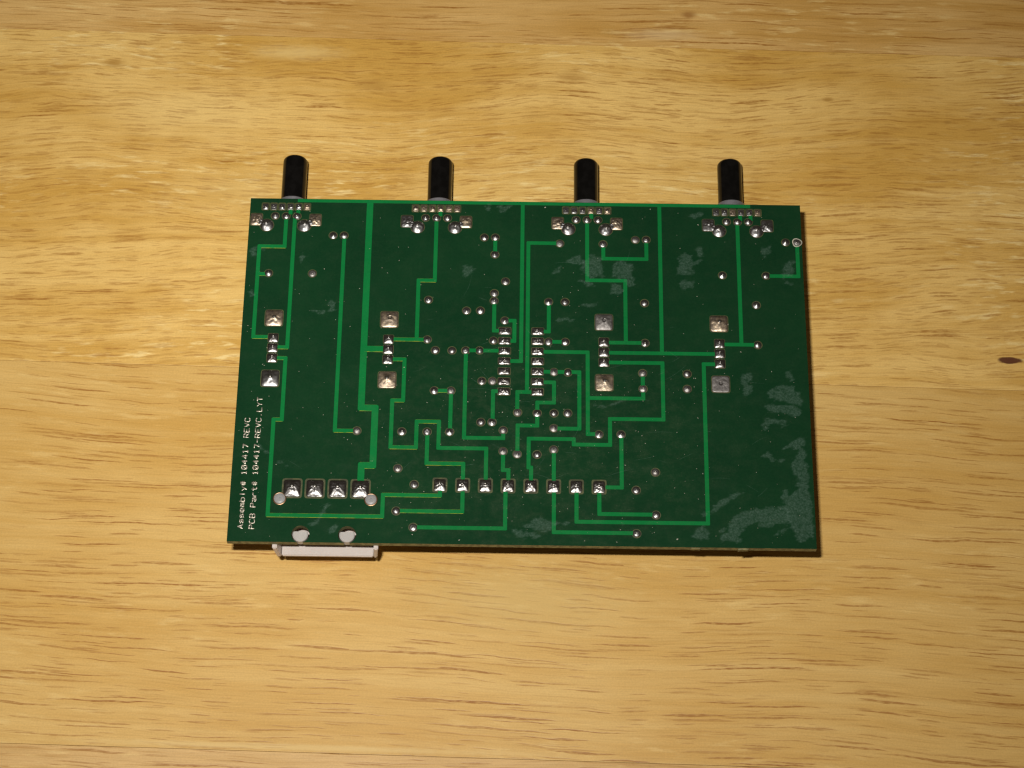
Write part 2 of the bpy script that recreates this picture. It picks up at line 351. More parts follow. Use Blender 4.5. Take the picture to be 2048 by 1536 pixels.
PATCHES = [[[38.17,39.91],[39.55,40.38],[41.33,40.96],[42.21,40.41],[41.5,39.51],[40.11,39.16]],[[35.88,28.41],[37.37,29.96],[38.72,29.33],[39.56,28.03],[41.22,28.16],[40.62,27.39],[39.05,26.71],[39.58,24.33],[35.7,24.27],[36.14,26.89]],[[40.43,31.65],[41.31,31.78],[41.75,30.03],[41.72,28.72],[40.66,29.14],[39.9,30.0]],[[55.34,31.33],[57.71,32.02],[57.44,30.04],[56.24,29.15]],[[60.65,27.47],[62.04,28.36],[63.2,28.16],[62.83,23.81],[60.12,23.98]],[[9.57,27.37],[11.32,28.48],[12.88,28.73],[14.05,27.65],[13.66,26.56],[10.55,26.73]],[[15.22,28.76],[16.38,29.0],[18.33,27.93],[17.93,26.4],[18.69,23.37],[15.01,23.1],[12.88,25.24]],[[21.24,27.1],[23.18,27.57],[25.12,26.73],[25.47,23.47],[25.44,21.09],[24.09,20.86],[23.33,22.79],[20.24,23.18],[20.65,26.01]],[[6.47,25.14],[8.02,25.6],[8.42,24.17],[6.67,24.15]],[[20.23,21.54],[22.16,21.78],[22.92,19.63],[21.75,18.76],[20.01,18.95]],[[12.49,22.39],[15.97,21.69],[15.97,21.04],[14.42,21.02]],[[13.25,16.06],[16.91,16.54],[16.91,15.79],[14.79,15.61]],[[7.11,11.91],[9.21,12.69],[11.33,12.08],[11.71,11.56],[9.41,12.12]],[[36.06,22.85],[37.03,22.97],[39.53,22.25],[39.3,20.95],[37.36,20.28],[36.21,20.69]],[[51.35,-0.48],[52.48,-0.88],[52.23,-2.55],[51.26,-3.18],[52.17,-4.41],[51.93,-5.86],[50.77,-6.5],[49.85,-5.89],[50.65,-4.64],[49.17,-3.42],[49.98,-1.96]],[[60.3,23.64],[62.18,22.37],[61.77,21.72],[60.64,22.56]],[[60.28,-0.56],[61.24,-0.34],[61.92,-2.2],[61.52,-2.62],[60.43,-1.6]],[[55.43,-5.91],[56.71,-4.45],[58.83,-3.59],[61.47,-3.76],[62.71,-5.81],[63.22,-7.24],[62.96,-8.69],[60.54,-8.1],[56.6,-7.24],[55.68,-6.73]],[[54.65,-9.01],[56.37,-8.37],[58.62,-8.75],[61.65,-8.5],[62.72,-9.92],[63.05,-11.14],[61.52,-11.57],[59.49,-10.58],[55.36,-10.23]],[[54.01,-13.62],[54.92,-11.87],[56.41,-12.26],[58.86,-12.22],[60.5,-13.42],[58.42,-13.76],[56.57,-13.07],[55.59,-14.31],[54.64,-14.52]],[[58.86,-19.32],[60.13,-17.89],[62.06,-16.65],[63.75,-16.42],[63.67,-18.24],[62.9,-18.86],[63.58,-20.26],[63.86,-26.46],[63.95,-28.64],[64.28,-31.61],[64.3,-33.3],[64.14,-32.59],[64.67,-37.3],[64.54,-40.03],[62.82,-41.6],[61.17,-41.63],[60.33,-39.7],[59.65,-38.34],[58.38,-33.46],[58.23,-32.68],[57.75,-30.71],[58.18,-29.12],[59.1,-29.31],[59.61,-30.49],[61.34,-29.08],[61.46,-26.29],[60.24,-24.32],[60.3,-22.72],[61.88,-20.69],[61.93,-19.68],[60.83,-18.99],[59.5,-19.61]],[[53.45,-21.41],[55.18,-20.18],[56.62,-21.66],[58.47,-21.84],[58.46,-22.24],[56.59,-22.37],[54.95,-21.29]],[[44.14,-40.76],[45.47,-39.19],[45.89,-37.23],[47.41,-35.65],[49.48,-34.44],[52.09,-33.81],[54.87,-33.38],[58.39,-33.13],[59.78,-35.28],[59.51,-37.24],[56.56,-37.47],[53.77,-38.29],[52.5,-37.73],[51.97,-37.15],[50.1,-38.15],[48.58,-39.54],[48.5,-41.87],[47.42,-41.5],[44.48,-41.54]],[[54.81,-40.03],[57.43,-38.63],[59.3,-38.02],[58.91,-38.61],[56.47,-39.81]],[[37.53,-40.66],[38.49,-38.9],[39.97,-38.29],[41.42,-39.25],[41.19,-41.0],[38.99,-41.23]],[[40.05,-35.16],[42.11,-34.15],[43.82,-32.16],[45.9,-30.75],[49.44,-29.91],[45.85,-32.52],[43.6,-33.74],[42.09,-34.94],[40.41,-35.74]],[[42.71,-39.03],[44.93,-38.61],[43.62,-39.61]],[[0.49,-38.45],[2.14,-37.06],[4.53,-36.64],[6.37,-37.59],[10.61,-37.34],[11.34,-37.91],[7.85,-38.16],[6.38,-39.35],[4.18,-39.77],[1.79,-39.22]],[[-2.07,-39.47],[-0.42,-39.64],[1.98,-39.99],[4.74,-40.93],[3.27,-41.34],[-0.4,-41.29],[-1.88,-40.44]],[[22.2,-37.76],[23.3,-37.94],[22.74,-38.63]],[[-14.62,25.27],[-13.28,25.83],[-11.52,25.1],[-12.27,23.87],[-13.79,22.46],[-14.58,23.31]],[[-6.52,41.69],[-3.38,41.74],[-4.53,39.94],[-5.91,39.92]],[[-9.67,41.64],[-8.69,41.88],[-8.07,40.33],[-8.86,40.32]],[[-49.5,13.85],[-47.38,13.63],[-45.18,14.02],[-45.1,16.27],[-43.82,15.65],[-44.3,13.72],[-46.94,12.51]],[[-64.0,18.14],[-63.07,18.8],[-62.41,17.52],[-62.96,16.97]],[[-52.72,27.53],[-52.0,28.64],[-51.38,27.77],[-52.24,25.8]],[[-64.5,29.33],[-62.99,30.01],[-62.85,27.82],[-64.0,27.59]],[[-61.81,29.81],[-60.61,29.38],[-61.31,28.06]],[[-59.45,-20.2],[-58.96,-20.49],[-56.81,-22.07],[-56.97,-22.68],[-59.32,-20.7]],[[-55.04,-23.75],[-52.92,-25.12],[-52.99,-25.48],[-55.02,-24.05]],[[-43.47,-34.08],[-43.04,-34.17],[-44.86,-37.72],[-46.75,-40.29],[-46.7,-39.51],[-47.56,-38.74],[-45.74,-38.52]],[[-42.72,-40.03],[-42.21,-39.25],[-40.56,-39.03],[-41.42,-40.41],[-42.5,-40.81]],[[16.33,-9.15],[18.69,-9.32],[22.66,-7.93],[23.51,-7.92],[19.06,-9.69],[16.99,-9.59]]]
BIG = [(x, y) for x in (-57.82, -31.14, 18.44, 45.02) for y in (11.63, -3.63)]
STACK = [(x, 4.04 + 2.54 * j) for x in (-57.72, -31.16, 18.39, 45.02) for j in (1, 0, -1)]
DIP = [(-4.44 + 7.62 * c, 9.11 - 2.54 * r) for c in (0, 1) for r in range(7)]
HEADER = [(-18.42 + 5.08 * i, -29.12) for i in range(8)]
POWER = [(-51.36 + 5.08 * i, -30.34) for i in range(4)]
POTS = [-56.49, -20.94, 14.61, 50.16]
HW, HH = 65.118, 43.0485

# ---------------------------------------------------------------- table
TAB_ROT = math.radians(-1.05)
table = thing("wooden_table", "pale yellow wooden table top of edge glued planks with brown grain streaks", "table", (0, 0, 0), TAB_ROT)
SHORT = [(11, 0.85, 0.34, 0.58, 0.66), (5, 0.50, 0.36, 0.60, 0.52), (22, 1.05, 0.28, 0.34, 0.85), (34, 0.9, 0.22, 0.30, 0.75)]
LONG = [(30, 1.10, 0.24, 0.56, 0.90), (13, 0.80, 0.26, 0.44, 0.70), (85, 1.45, 0.17, 0.62, 1.0), (52, 1.15, 0.19, 0.60, 0.95)]
knot = (0.085, 0.022, 0.010)
soft = (0.38, 0.20, 0.04)
cream = (0.76, 0.57, 0.235)
wa = wood("wood_far_plank", 1.0, (0.59, 0.372, 0.130), (0.47, 0.260, 0.062), LONG, wave=0.6,
          spots=[(39.5, 107.6, 2.6, 1.5, 0.8, (0.30, 0.135, 0.03), 0.8), (33, 101.5, 13, 2.2, 0.5, (0.64, 0.47, 0.24), 0.9)])
wb = wood("wood_middle_plank", 2.0, (0.670, 0.440, 0.140), (0.520, 0.295, 0.060), SHORT, slope=-0.03, wave=1.3, blotch=1.2, fleck=0.9, streak=0.34,
          spots=[(-88, 74, 30, 11, 0.22, cream, 0.95), (-70, 52, 30, 7, 0.22, cream, 0.9), (-60, 93, 16, 3, 0.5, cream, 0.9),  # large cream patches paint a sheen into the far left of the wood
                 (115.6, 12.75, 2.9, 0.95, 0.95, knot, 0.25), (74.4, 83.6, 1.7, 0.9, 0.8, soft, 0.8), (104.2, 78.0, 1.2, 0.7, 0.8, soft, 0.8),
                 (-106.0, 88.3, 3.6, 1.7, 0.75, soft, 0.9), (-40, 84, 6, 2.5, 0.5, soft, 0.9), (10, 88, 5, 2.5, 0.5, soft, 0.9)])
wc = wood("wood_near_plank", 3.0, (0.580, 0.374, 0.120), (0.500, 0.288, 0.067), LONG, slope=0.028, wave=0.7, blotch=0.8, fleck=0.25, streak=0.22, fibre=0.34,
          spots=[(-48, -85.9, 66, 1.0, 0.40, (0.70, 0.53, 0.23), 0.8), (0, -50, 34, 12, 0.4, (0.57, 0.43, 0.17), 0.9)])
wd = wood("wood_nearest_plank", 4.0, (0.56, 0.355, 0.135), (0.45, 0.260, 0.072), LONG, wave=0.6, fleck=0.4)
edges = [-372, -280, -187.5, -87.0, 5.0, 97.7, 190, 283, 376]
mats = [wc, wb, wd, wc, wb, wa, wc, wb]
for i, (y0, y1, m) in enumerate(zip(edges, edges[1:], mats)):
    bm = bmesh.new()
    box(bm, -520, 520, y0 + 0.03, y1 - 0.03, -24, 0, 0.10)
    link("plank", bm, m, table)

# ---------------------------------------------------------------- the circuit board
pcb = thing("circuit_board", "green circuit board lying solder side up on the wooden table with four black shafts", "circuit board", (0, 0, 0))
pcb.location = (0, 0, 0)

def arc(cx, cy, r, a0, a1, n):
    return [(cx + r * math.cos(math.radians(a0 + (a1 - a0) * i / n)), cy + r * math.sin(math.radians(a0 + (a1 - a0) * i / n))) for i in range(n + 1)]

def loop(bm, pts, z):
    return [bm.verts.new(V(x, y, z)) for x, y in pts]

def plate(bm, pts, z0, z1, mat_top=0, mat_side=1):
    lo, hi = loop(bm, pts, z0), loop(bm, pts, z1)
    n = len(pts)
    for t in tessellate_polygon([[Vector((x, y, 0)) for x, y in pts]]):
        if (Vector(pts[t[1]]) - Vector(pts[t[0]])).cross(Vector(pts[t[2]]) - Vector(pts[t[0]])) < 0:
            t = t[::-1]
        f = bm.faces.new([hi[i] for i in t]); f.material_index = mat_top
        g = bm.faces.new([lo[i] for i in reversed(t)]); g.material_index = mat_top
    for i in range(n):
        q = bm.faces.new((lo[i], lo[(i + 1) % n], hi[(i + 1) % n], hi[i]))
        q.material_index = mat_side

# outline, with the two notches for the plug's pegs and the broken-off tab stubs on the near edge
HOOK = [(-48.95, -41.15), (-38.63, -41.15)]
rnd = random.Random(4)
out = [(-HW, HH), (-HW, -HH)]
for cx, cy in HOOK:
    a = math.degrees(math.asin((-HH - cy) / 2.0))
    out += arc(cx, cy, 2.0, 180 - a, a, 26)
out += [(HW, -HH), (HW, HH)]
bm = bmesh.new()
plate(bm, out, BZ - 1.6, BZ)
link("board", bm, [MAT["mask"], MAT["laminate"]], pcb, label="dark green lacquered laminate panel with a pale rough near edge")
for x0, x1, dep in ((37.3, 39.4, 0.22), (47.8, 50.1, 0.40)):          # stubs where the board was broken out of its panel
    bm = bmesh.new()
    pts = [(x0, -HH + 0.02)] + [(x0 + (x1 - x0) * q / 6, -HH - dep * rnd.uniform(0.45, 1.0)) for q in range(7)] + [(x1, -HH + 0.02)]
    plate(bm, pts, BZ - 1.5, BZ - 0.35, 0, 0)
    link("tab_stub", bm, MAT["laminate"], pcb)

# ---- traces
def offset(pts, d):
    """offset an axis-aligned polyline to the left by d, outer corners slightly rounded"""
    res = []
    n = len(pts)
    for i in range(n):
        p = Vector(pts[i])
        a = (p - Vector(pts[i - 1])).normalized() if i else None
        b = (Vector(pts[i + 1]) - p).normalized() if i < n - 1 else None
        if a is None or b is None:
            t = a or b
            res.append([p + Vector((-t.y, t.x)) * d])
            continue
        na, nb = Vector((-a.y, a.x)), Vector((-b.y, b.x))
        cr = a.x * b.y - a.y * b.x
        c = p + (na + nb) * d
        outer = cr * d < 0
        r = abs(d) * 0.55
        if outer and abs(cr) > 0.5:
            q = c - (na + nb).normalized() * (r * 0.414) * (1 if d > 0 else -1)
            res.append([c - a * r, q, c + b * r])
        else:
            res.append([c, c, c])
    return [v for g in res for v in g]

for i, (w, pts) in enumerate(TRACES):
    bm = bmesh.new()
    h = 0.045 + 0.004 * (i % 7)
    rings = []
    for hw, z in ((w / 2 + 0.05, 0.002), (w / 2, h)):
        p = [list(q) for q in pts]
        poly = offset(p, hw) + list(reversed(offset(p, -hw)))
        rings.append([bm.verts.new(V(q[0], q[1], BZ + z)) for q in poly])
    n = len(rings[0])
    for k in range(n):
        j = (k + 1) % n
        f = bm.faces.new((rings[0][k], rings[1][k], rings[1][j], rings[0][j]))
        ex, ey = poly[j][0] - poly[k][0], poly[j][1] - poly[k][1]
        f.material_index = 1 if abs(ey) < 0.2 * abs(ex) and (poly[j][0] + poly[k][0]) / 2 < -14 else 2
    f = bm.faces.new(list(reversed(rings[1])))
    bmesh.ops.remove_doubles(bm, verts=bm.verts[:], dist=1e-7)
    bmesh.ops.triangulate(bm, faces=[q for q in bm.faces if len(q.verts) > 4])
    bmesh.ops.recalc_face_normals(bm, faces=bm.faces[:])
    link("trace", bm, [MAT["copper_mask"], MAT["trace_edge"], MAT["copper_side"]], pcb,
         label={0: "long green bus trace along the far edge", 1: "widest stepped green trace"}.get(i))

# ---- solder joints
def boundary(shape, a, rx, ry):
    c, s = math.cos(a), math.sin(a)
    if shape == 'round':
        return rx
    e = 9.0                                        # squarish super-ellipse
    return (abs(c / rx) ** e + abs(s / ry) ** e) ** (-1 / e)

def joint(name, cx, cy, shape='round', rx=0.9, ry=0.9, gap=0.18, peak=0.75, lead=0.30, tip=0.25, power=2.0,
          rim=0.06, lean=(0, 0), mat="solder", seed=0, seg=28, bump=0.03, pin=(0, 0), parent=None, lead_mat="lead", label=None):
    """ring of bare laminate, solder fillet rising from the pad to a cut lead"""
    r = random.Random(seed)
    ofs = Vector((r.uniform(0, 90), r.uniform(0, 90), r.uniform(0, 90)))
    bm = bmesh.new()
    z = BZ
    bump *= 0.9
    top_z = 0.0
    a_ = [2 * math.pi * (i + 0.5) / seg for i in range(seg)]
    # bare ring
    if gap > 0:
        o_, i_ = [], []
        for a in a_:
            R1 = boundary(shape, a, rx + gap, ry + gap)
            o_.append(bm.verts.new(V(cx + R1 * math.cos(a), cy + R1 * math.sin(a), z + 0.016)))
            R0 = boundary(shape, a, rx, ry) * 0.9
            i_.append(bm.verts.new(V(cx + R0 * math.cos(a), cy + R0 * math.sin(a), z + 0.020)))
        for k in range(seg):
            j = (k + 1) % seg
            f = bm.faces.new((o_[k], o_[j], i_[j], i_[k])); f.material_index = 1
    prof = [(0.0, 0.0), (0.0, rim), (0.06, rim * 1.35)] + [(t / 7.0, None) for t in range(1, 8)]
    rings = []
    for t, hz in prof:
        ring = []
        for a in a_:
            Rb = boundary(shape, a, rx, ry)
            px_, py_ = pin
            if shape == 'rect' and power != 0:              # squarish at the pad, rounder as it climbs
                Rb += (min(Rb, 1.06 * min(rx, ry)) - Rb) * min(1.0, 3.2 * max(0.0, t - 0.02))
            bx, by = Rb * math.cos(a), Rb * math.sin(a)
            lx, ly = px_ + lead * math.cos(a), py_ + lead * math.sin(a)
            x = bx + (lx - bx) * t
            y = by + (ly - by) * t
            zz = (rim * 1.35 + (peak - rim) * ((2 * t - t * t) if power == 0 else t ** power)) if hz is None else hz     # power 0: a rounded dome
            if hz is None:
                q = Vector((x * 1.5, y * 1.5, 0)) + ofs
                zz += bump * noise.noise(q) * min(1, 3 * t)
                if shape == 'rect' and power == 0:     # a pillow of solder filling the pad
                    pl = (1 - min(1, abs(x / rx)) ** 2.6) * (1 - min(1, abs(y / ry)) ** 2.6)
                    zz = rim * 1.35 + (peak - rim * 1.35) * pl + bump * noise.noise(q * 1.6) * min(1, 4 * pl)
                    top_z = max(top_z, zz) if t > 0.99 else top_z
            x += lean[0] * zz
            y += lean[1] * zz
            ring.append(bm.verts.new(V(cx + x, cy + y, z + zz)))
        rings.append(ring)
    peak = top_z if top_z else peak
    for q in ((1.0, tip * 0.75), (0.75, tip), (0.3, tip * 1.08)):
        ring = []
        for a in a_:
            zz = peak + q[1]
            x = pin[0] + lead * q[0] * math.cos(a) + lean[0] * zz
            y = pin[1] + lead * q[0] * math.sin(a) + lean[1] * zz
            ring.append(bm.verts.new(V(cx + x, cy + y, z + zz)))
        rings.append(ring)
    nr = len(rings)
    for ri in range(nr - 1):
        for k in range(seg):
            j = (k + 1) % seg
            f = bm.faces.new((rings[ri][k], rings[ri][j], rings[ri + 1][j], rings[ri + 1][k]))
            f.material_index = 2 if ri >= nr - 4 and tip > 0.08 else 0
    f = bm.faces.new(rings[-1]); f.material_index = 2 if tip > 0.08 else 0
    return link(name, bm, [MAT[mat], MAT["gap"], MAT[lead_mat]], parent or pcb, smooth=True, label=label)

rnd = random.Random(11)
white_rim = min(range(len(JOINTS)), key=lambda i: (JOINTS[i][0] - 64) ** 2 + (JOINTS[i][1] - 33) ** 2)
for i, (x, y) in enumerate(JOINTS):
    dull = rnd.random() < 0.22
    joint("solder_joint", x, y, rx=0.88, ry=0.88, gap=0.20, peak=rnd.uniform(0.24, 0.40), lead=rnd.uniform(0.16, 0.26),
          tip=rnd.uniform(0.03, 0.24), power=rnd.choice([0, 0, 0, 0.7, 1.3]), lean=(rnd.uniform(-.25, .25), rnd.uniform(-.2, .25)),
          mat="solder_dull" if dull else "solder", seed=i, bump=0.07)
bm = bmesh.new()                          # crust of pale flux round the joint at the far right edge
wx, wy = JOINTS[white_rim]
seg_ = 40
rr = [(1.06 + 0.08 * math.sin(3 * a * 6.283 / seg_ + 1) + rnd.uniform(-.03, .03)) for a in range(seg_)]
rings = [[bm.verts.new(V(wx + rr[k] * f * math.cos(k * 6.2832 / seg_), wy + rr[k] * f * math.sin(k * 6.2832 / seg_), BZ + z)) for k in range(seg_)]
         for f, z in ((1.10, 0.02), (1.04, 0.12), (0.95, 0.14), (0.88, 0.05))]
for a, b in zip(rings, rings[1:]):
    for k in range(seg_):
        bm.faces.new((a[k], a[(k + 1) % seg_], b[(k + 1) % seg_], b[k]))
link("flux_crust", bm, MAT["dust"], pcb, smooth=True)
for i, px in enumerate(POTS):
    for k in (-1, 0, 1):
        joint("solder_joint", px + 2.58 * k, 38.36, rx=0.90, ry=0.90, gap=0.18, peak=rnd.uniform(0.32, 0.42), lead=0.24, tip=0.22,
              power=0, lean=(rnd.uniform(-.15, .15), rnd.uniform(-.1, .2)), seed=100 + i * 3 + k, bump=0.05)
    for s in (-1, 1):
        joint("large_solder_joint", px + 4.41 * s, 35.86, rx=1.58, ry=1.58, gap=0.14, peak=rnd.uniform(0.48, 0.60), lead=0.36, tip=0.18,
              power=0, lean=(rnd.uniform(-.12, .12), rnd.uniform(-.05, .2)), seed=200 + i * 3 + s, bump=0.10, pin=(0.1 * s, 0.35), seg=36)
        joint("solder_bridge", px + 5.72 * s, 36.70, rx=0.80, ry=0.80, gap=0.0, peak=0.24, lead=0.34, tip=0.01, power=0.7,
              rim=0.10, seed=350 + i * 3 + s, bump=0.08, seg=24)
        joint("shell_tab_joint", px + 6.95 * s, 37.38, 'rect', 1.38, 1.56, gap=0.14, peak=rnd.uniform(0.22, 0.32), lead=0.36, tip=0.02,
              power=0, lean=(0, rnd.uniform(-.2, .3)), mat=rnd.choice(["solder", "solder_thin"]), seed=300 + i * 3 + s, bump=0.12,
              pin=(-0.2 * s, rnd.uniform(-0.2, 0.5)), seg=40)
    for k in range(6):
        joint("small_square_pad", px - 5.0 + 1.965 * k, 40.86, 'rect', 0.68, 0.80, gap=0.27, peak=rnd.uniform(0.10, 0.22), lead=0.22,
              tip=rnd.choice([0.02, 0.02, 0.12]), power=rnd.uniform(0.8, 1.6), lean=(0, rnd.uniform(-.4, .4)),
              mat=rnd.choice(["solder_thin", "solder_thin", "solder"]), seed=400 + i * 7 + k, bump=0.10, seg=28)
for i, (x, y) in enumerate(BIG):
    joint("square_solder_pad", x, y, 'rect', 2.02, 2.02, gap=0.16, peak=(0.45, 0.62, 0.34, 0.42, 0.46, 0.45, 0.42, 0.14)[i],
          lead=0.34, tip=(0.10, 0.16, 0.02, 0.10, 0.02, 0.10, 0.16, 0.02)[i], power=(0.8, 0.8, 0.7, 1.2, 0.75, 1.3, 0.7, 0.6)[i],
          rim=0.10, pin=(rnd.uniform(-.2, .2), rnd.uniform(-.1, .5)), mat=("solder_thin", "solder", "solder_thin", "solder_thin", "solder_dull", "solder_thin", "solder_thin", "solder_dull")[i],
          seed=500 + i, bump=0.09, seg=48)
for i, (x, y) in enumerate(STACK):
    joint("terminal_joint", x, y, 'rect', 1.16, 1.10, gap=0.11, peak=rnd.uniform(0.30, 0.36), lead=0.24, tip=0.26, power=0,
          lean=(0.05, rnd.uniform(0, .2)), mat="solder_pin", seed=600 + i, bump=0.06, pin=(0.0, 0.30), seg=36)
for i, (x, y) in enumerate(DIP):
    joint("chip_pin_joint", x, y, 'rect', 1.36, 0.86, gap=0.16, peak=rnd.uniform(0.22, 0.30), lead=0.20, tip=rnd.uniform(0.08, 0.25),
          power=0, lean=(rnd.uniform(-.1, .1), rnd.uniform(0, .25)), mat="solder_pin", seed=700 + i, bump=0.12, pin=(rnd.uniform(-.3, .3), 0.15), seg=36)
for i, (x, y) in enumerate(HEADER):
    joint("header_pin_joint", x, y, 'rect', 1.32, 1.42, gap=0.36, peak=rnd.uniform(0.36, 0.44), lead=0.28, tip=0.28, power=0,
          lean=(rnd.uniform(-.08, .08), rnd.uniform(0, .15)), mat="solder_pin", seed=800 + i, bump=0.14, pin=(rnd.uniform(-.1, .1), 0.25), seg=40)
for i, (x, y) in enumerate(POWER):
    joint("power_pin_joint", x, y, 'rect', 1.92, 2.02, gap=0.36, peak=0.60, lead=0.34, tip=0.20, power=0, rim=0.07,
          lean=(0.03, 0.05), mat="solder_pin", seed=900 + i, bump=0.12, pin=(-0.05, 0.35), seg=48)

# ---- lettering, stroke font on a 4 x 6 grid, built as thin beads of tin
G = {
 'A': [[(0,0),(2,6),(4,0)],[(1,2),(3,2)]], 's': [[(4,3.6),(1,4),(0,3.2),(1,2),(3,2),(4,.9),(3,0),(0,.3)]],
 'e': [[(0,2),(4,2),(4,3.2),(3,4),(1,4),(0,3),(0,1),(1,0),(4,0)]], 'm': [[(0,0),(0,4),(1.4,4),(2,3.3),(2,0)],[(2,3.3),(2.8,4),(4,3.6),(4,0)]],
 'b': [[(0,6),(0,0),(3,0),(4,1),(4,3),(3,4),(0,4)]], 'l': [[(2,6),(2,0)]], 'y': [[(0,4),(2,0.4)],[(4,4),(1.2,-1.6)]],
 '#': [[(1.2,0),(1.6,6)],[(2.6,0),(3,6)],[(0,2),(4,2)],[(0.2,4),(4,4)]], '1': [[(1,4.8),(2,6),(2,0)],[(0.8,0),(3.2,0)]],
 '0': [[(0,1),(0,5),(1,6),(3,6),(4,5),(4,1),(3,0),(1,0),(0,1)],[(0.5,1),(3.5,5)]], '4': [[(3,0),(3,6),(0,2),(4,2)]],
 '7': [[(0,6),(4,6),(1.4,0)]], 'R': [[(0,0),(0,6),(3,6),(4,5),(4,4),(3,3),(0,3)],[(2,3),(4,0)]],
 'E': [[(4,6),(0,6),(0,0),(4,0)],[(0,3),(3,3)]], 'V': [[(0,6),(2,0),(4,6)]], 'C': [[(4,5),(3,6),(1,6),(0,5),(0,1),(1,0),(3,0),(4,1)]],
 'P': [[(0,0),(0,6),(3,6),(4,5),(4,4),(3,3),(0,3)]], 'B': [[(0,0),(0,6),(3,6),(4,5.2),(4,3.8),(3,3),(0,3)],[(3,3),(4,2.2),(4,.8),(3,0),(0,0)]],
 'a': [[(0,4),(3,4),(4,3),(4,0),(1,0),(0,1),(1,2),(4,2)]], 'r': [[(0,0),(0,4)],[(0,2.6),(1.4,4),(3.6,4)]], 't': [[(1.6,6),(1.6,.8),(2.4,0),(3.6,0)],[(0,4),(3.6,4)]],
 '-': [[(0.4,3),(3.6,3)]], '.': [[(1.6,0),(2.2,0.5)]], 'L': [[(0,6),(0,0),(4,0)]], 'Y': [[(0,6),(2,3),(4,6)],[(2,3),(2,0)]], 'T': [[(0,6),(4,6)],[(2,6),(2,0)]],
 ' ': [],
}
def bead(bm, p, q, w, h):
    d = (q - p)
    L = d.length
    if L < 1e-6: return
    d /= L
    n = Vector((-d.y, d.x))
    p, q = p - d * w * 0.45, q + d * w * 0.45
    sec = [(-1.0, 0.004), (-0.78, 0.90), (0.0, 1.0), (0.78, 0.90), (1.0, 0.004)]
    ends = []
    for e, sc in ((p, .55), (p + d * w * .3, 1), (q - d * w * .3, 1), (q, .55)):
        ends.append([bm.verts.new(V(e.x + n.x * s * w * sc, e.y + n.y * s * w * sc, BZ + c * h * sc)) for s, c in sec])
    for a, b in zip(ends, ends[1:]):
        for i in range(4):
            bm.faces.new((a[i], b[i], b[i + 1], a[i + 1]))
    bm.faces.new(list(reversed(ends[0])))
    bm.faces.new(ends[-1])

def lettering(text, x, y, pitch, height, label):
    bm = bmesh.new()
    r = random.Random(len(text))
    k = 0
    for i, ch in enumerate(text):
        for st in G[ch]:
            P = [Vector((x - v / 6.0 * height, y + (i * pitch) + u / 4.0 * pitch * 0.70)) for u, v in st]
            for a, b in zip(P, P[1:]):
                k += 1
                bead(bm, a, b, 0.122 + r.uniform(-.02, .02), 0.035 + 0.0025 * (k % 9))
    bmesh.ops.recalc_face_normals(bm, faces=bm.faces[:])
    o = link("lettering", bm, MAT["tin"], pcb, smooth=True, label=label)
    return o
MAT["tin"] = simple("tinned_lettering", (0.68, 0.61, 0.50), 0.38, metal=0.8, var=0.35, scale=1100, bumpd=0.00005, bstr=0.6)
lettering("Assembly# 104417 REVC", -61.80, -40.0, 1.281, 1.12, "metallic text line reading Assembly# 104417 REVC, nearer the board's edge")
lettering("PCB Part# 104417-REVC.LYT", -59.27, -40.0, 1.281, 1.12, "metallic text line reading PCB Part# 104417-REVC.LYT")

# ---- plug below the near edge, with pegs coming up through the board
plug = bpy.data.objects.new("power_socket", None)
COL.objects.link(plug); plug.parent = pcb
bm = bmesh.new()
zt, zb = BZ - 1.63, BZ - 7.25          # an open-mouthed box: two cheeks, floor, back and roof round a cavity
yf, yb = -43.95, -33.0
def cell(x0, x1, x2, x3, y0, y1, z0, z1):
    """box whose ends lean: x0..x1 at z0, x2..x3 at z1"""
    v = [bm.verts.new(V(x, y, z)) for z, xs in ((z0, (x0, x1)), (z1, (x2, x3))) for y in (y0, y1) for x in xs]
    fs = [bm.faces.new([v[i] for i in q]) for q in ((0, 2, 3, 1), (4, 5, 7, 6), (0, 1, 5, 4), (2, 6, 7, 3), (0, 4, 6, 2), (1, 3, 7, 5))]
    bmesh.ops.bevel(bm, geom=list({e for f in fs for e in f.edges}), offset=0.20 * MM, segments=2, affect='EDGES')
cell(-54.65, -53.55, -55.25, -54.20, yf, yb, zb, zt)
cell(-33.05, -32.25, -32.75, -31.75, yf, yb, zb, zt)
cell(-53.53, -33.07, -53.50, -33.10, yf + 0.02, yb - 0.02, zb + 0.03, zb + 0.95)
cell(-53.53, -33.07, -54.15, -32.80, yb - 1.2, yb - 0.04, zb + 0.97, zt - 0.02)
cell(-54.1, -32.85, -54.15, -32.80, -38.6, yb - 1.25, zt - 0.9, zt - 0.03)
link("housing", bm, MAT["nylon"], plug, label="whitish plastic housing with an open mouth showing below the board's near edge")
for cx, cy in HOOK:                      # flat-backed pegs standing in the notches
    bm = bmesh.new()
    pts = [(cx - 1.50, cy + 0.55)] + [p for p in arc(cx, cy - 0.1, 1.72, 163, 377, 18)] + [(cx + 1.42, cy + 0.55)]
    lo = [bm.verts.new(V(x, max(y, -43.0), BZ - 1.60)) for x, y in pts]
    mid = [bm.verts.new(V(x, max(y, -43.0), BZ + 0.12)) for x, y in pts]
    hi = [bm.verts.new(V(cx + (x - cx) * 0.84, cy + (max(y, -43.0) - cy) * 0.86 + 0.03, BZ + 0.32)) for x, y in pts]
    n = len(pts)
    for a, b in ((lo, mid), (mid, hi)):
        for i in range(n):
            j = (i + 1) % n
            bm.faces.new((a[i], a[j], b[j], b[i]))
    bm.faces.new(hi)
    bmesh.ops.recalc_face_normals(bm, faces=bm.faces[:])
    box(bm, cx - 0.9, cx + 0.9, -40.85, -40.55, zb + 0.9, BZ - 1.62)
    link("notch_peg", bm, MAT["nylon_hook"], plug)
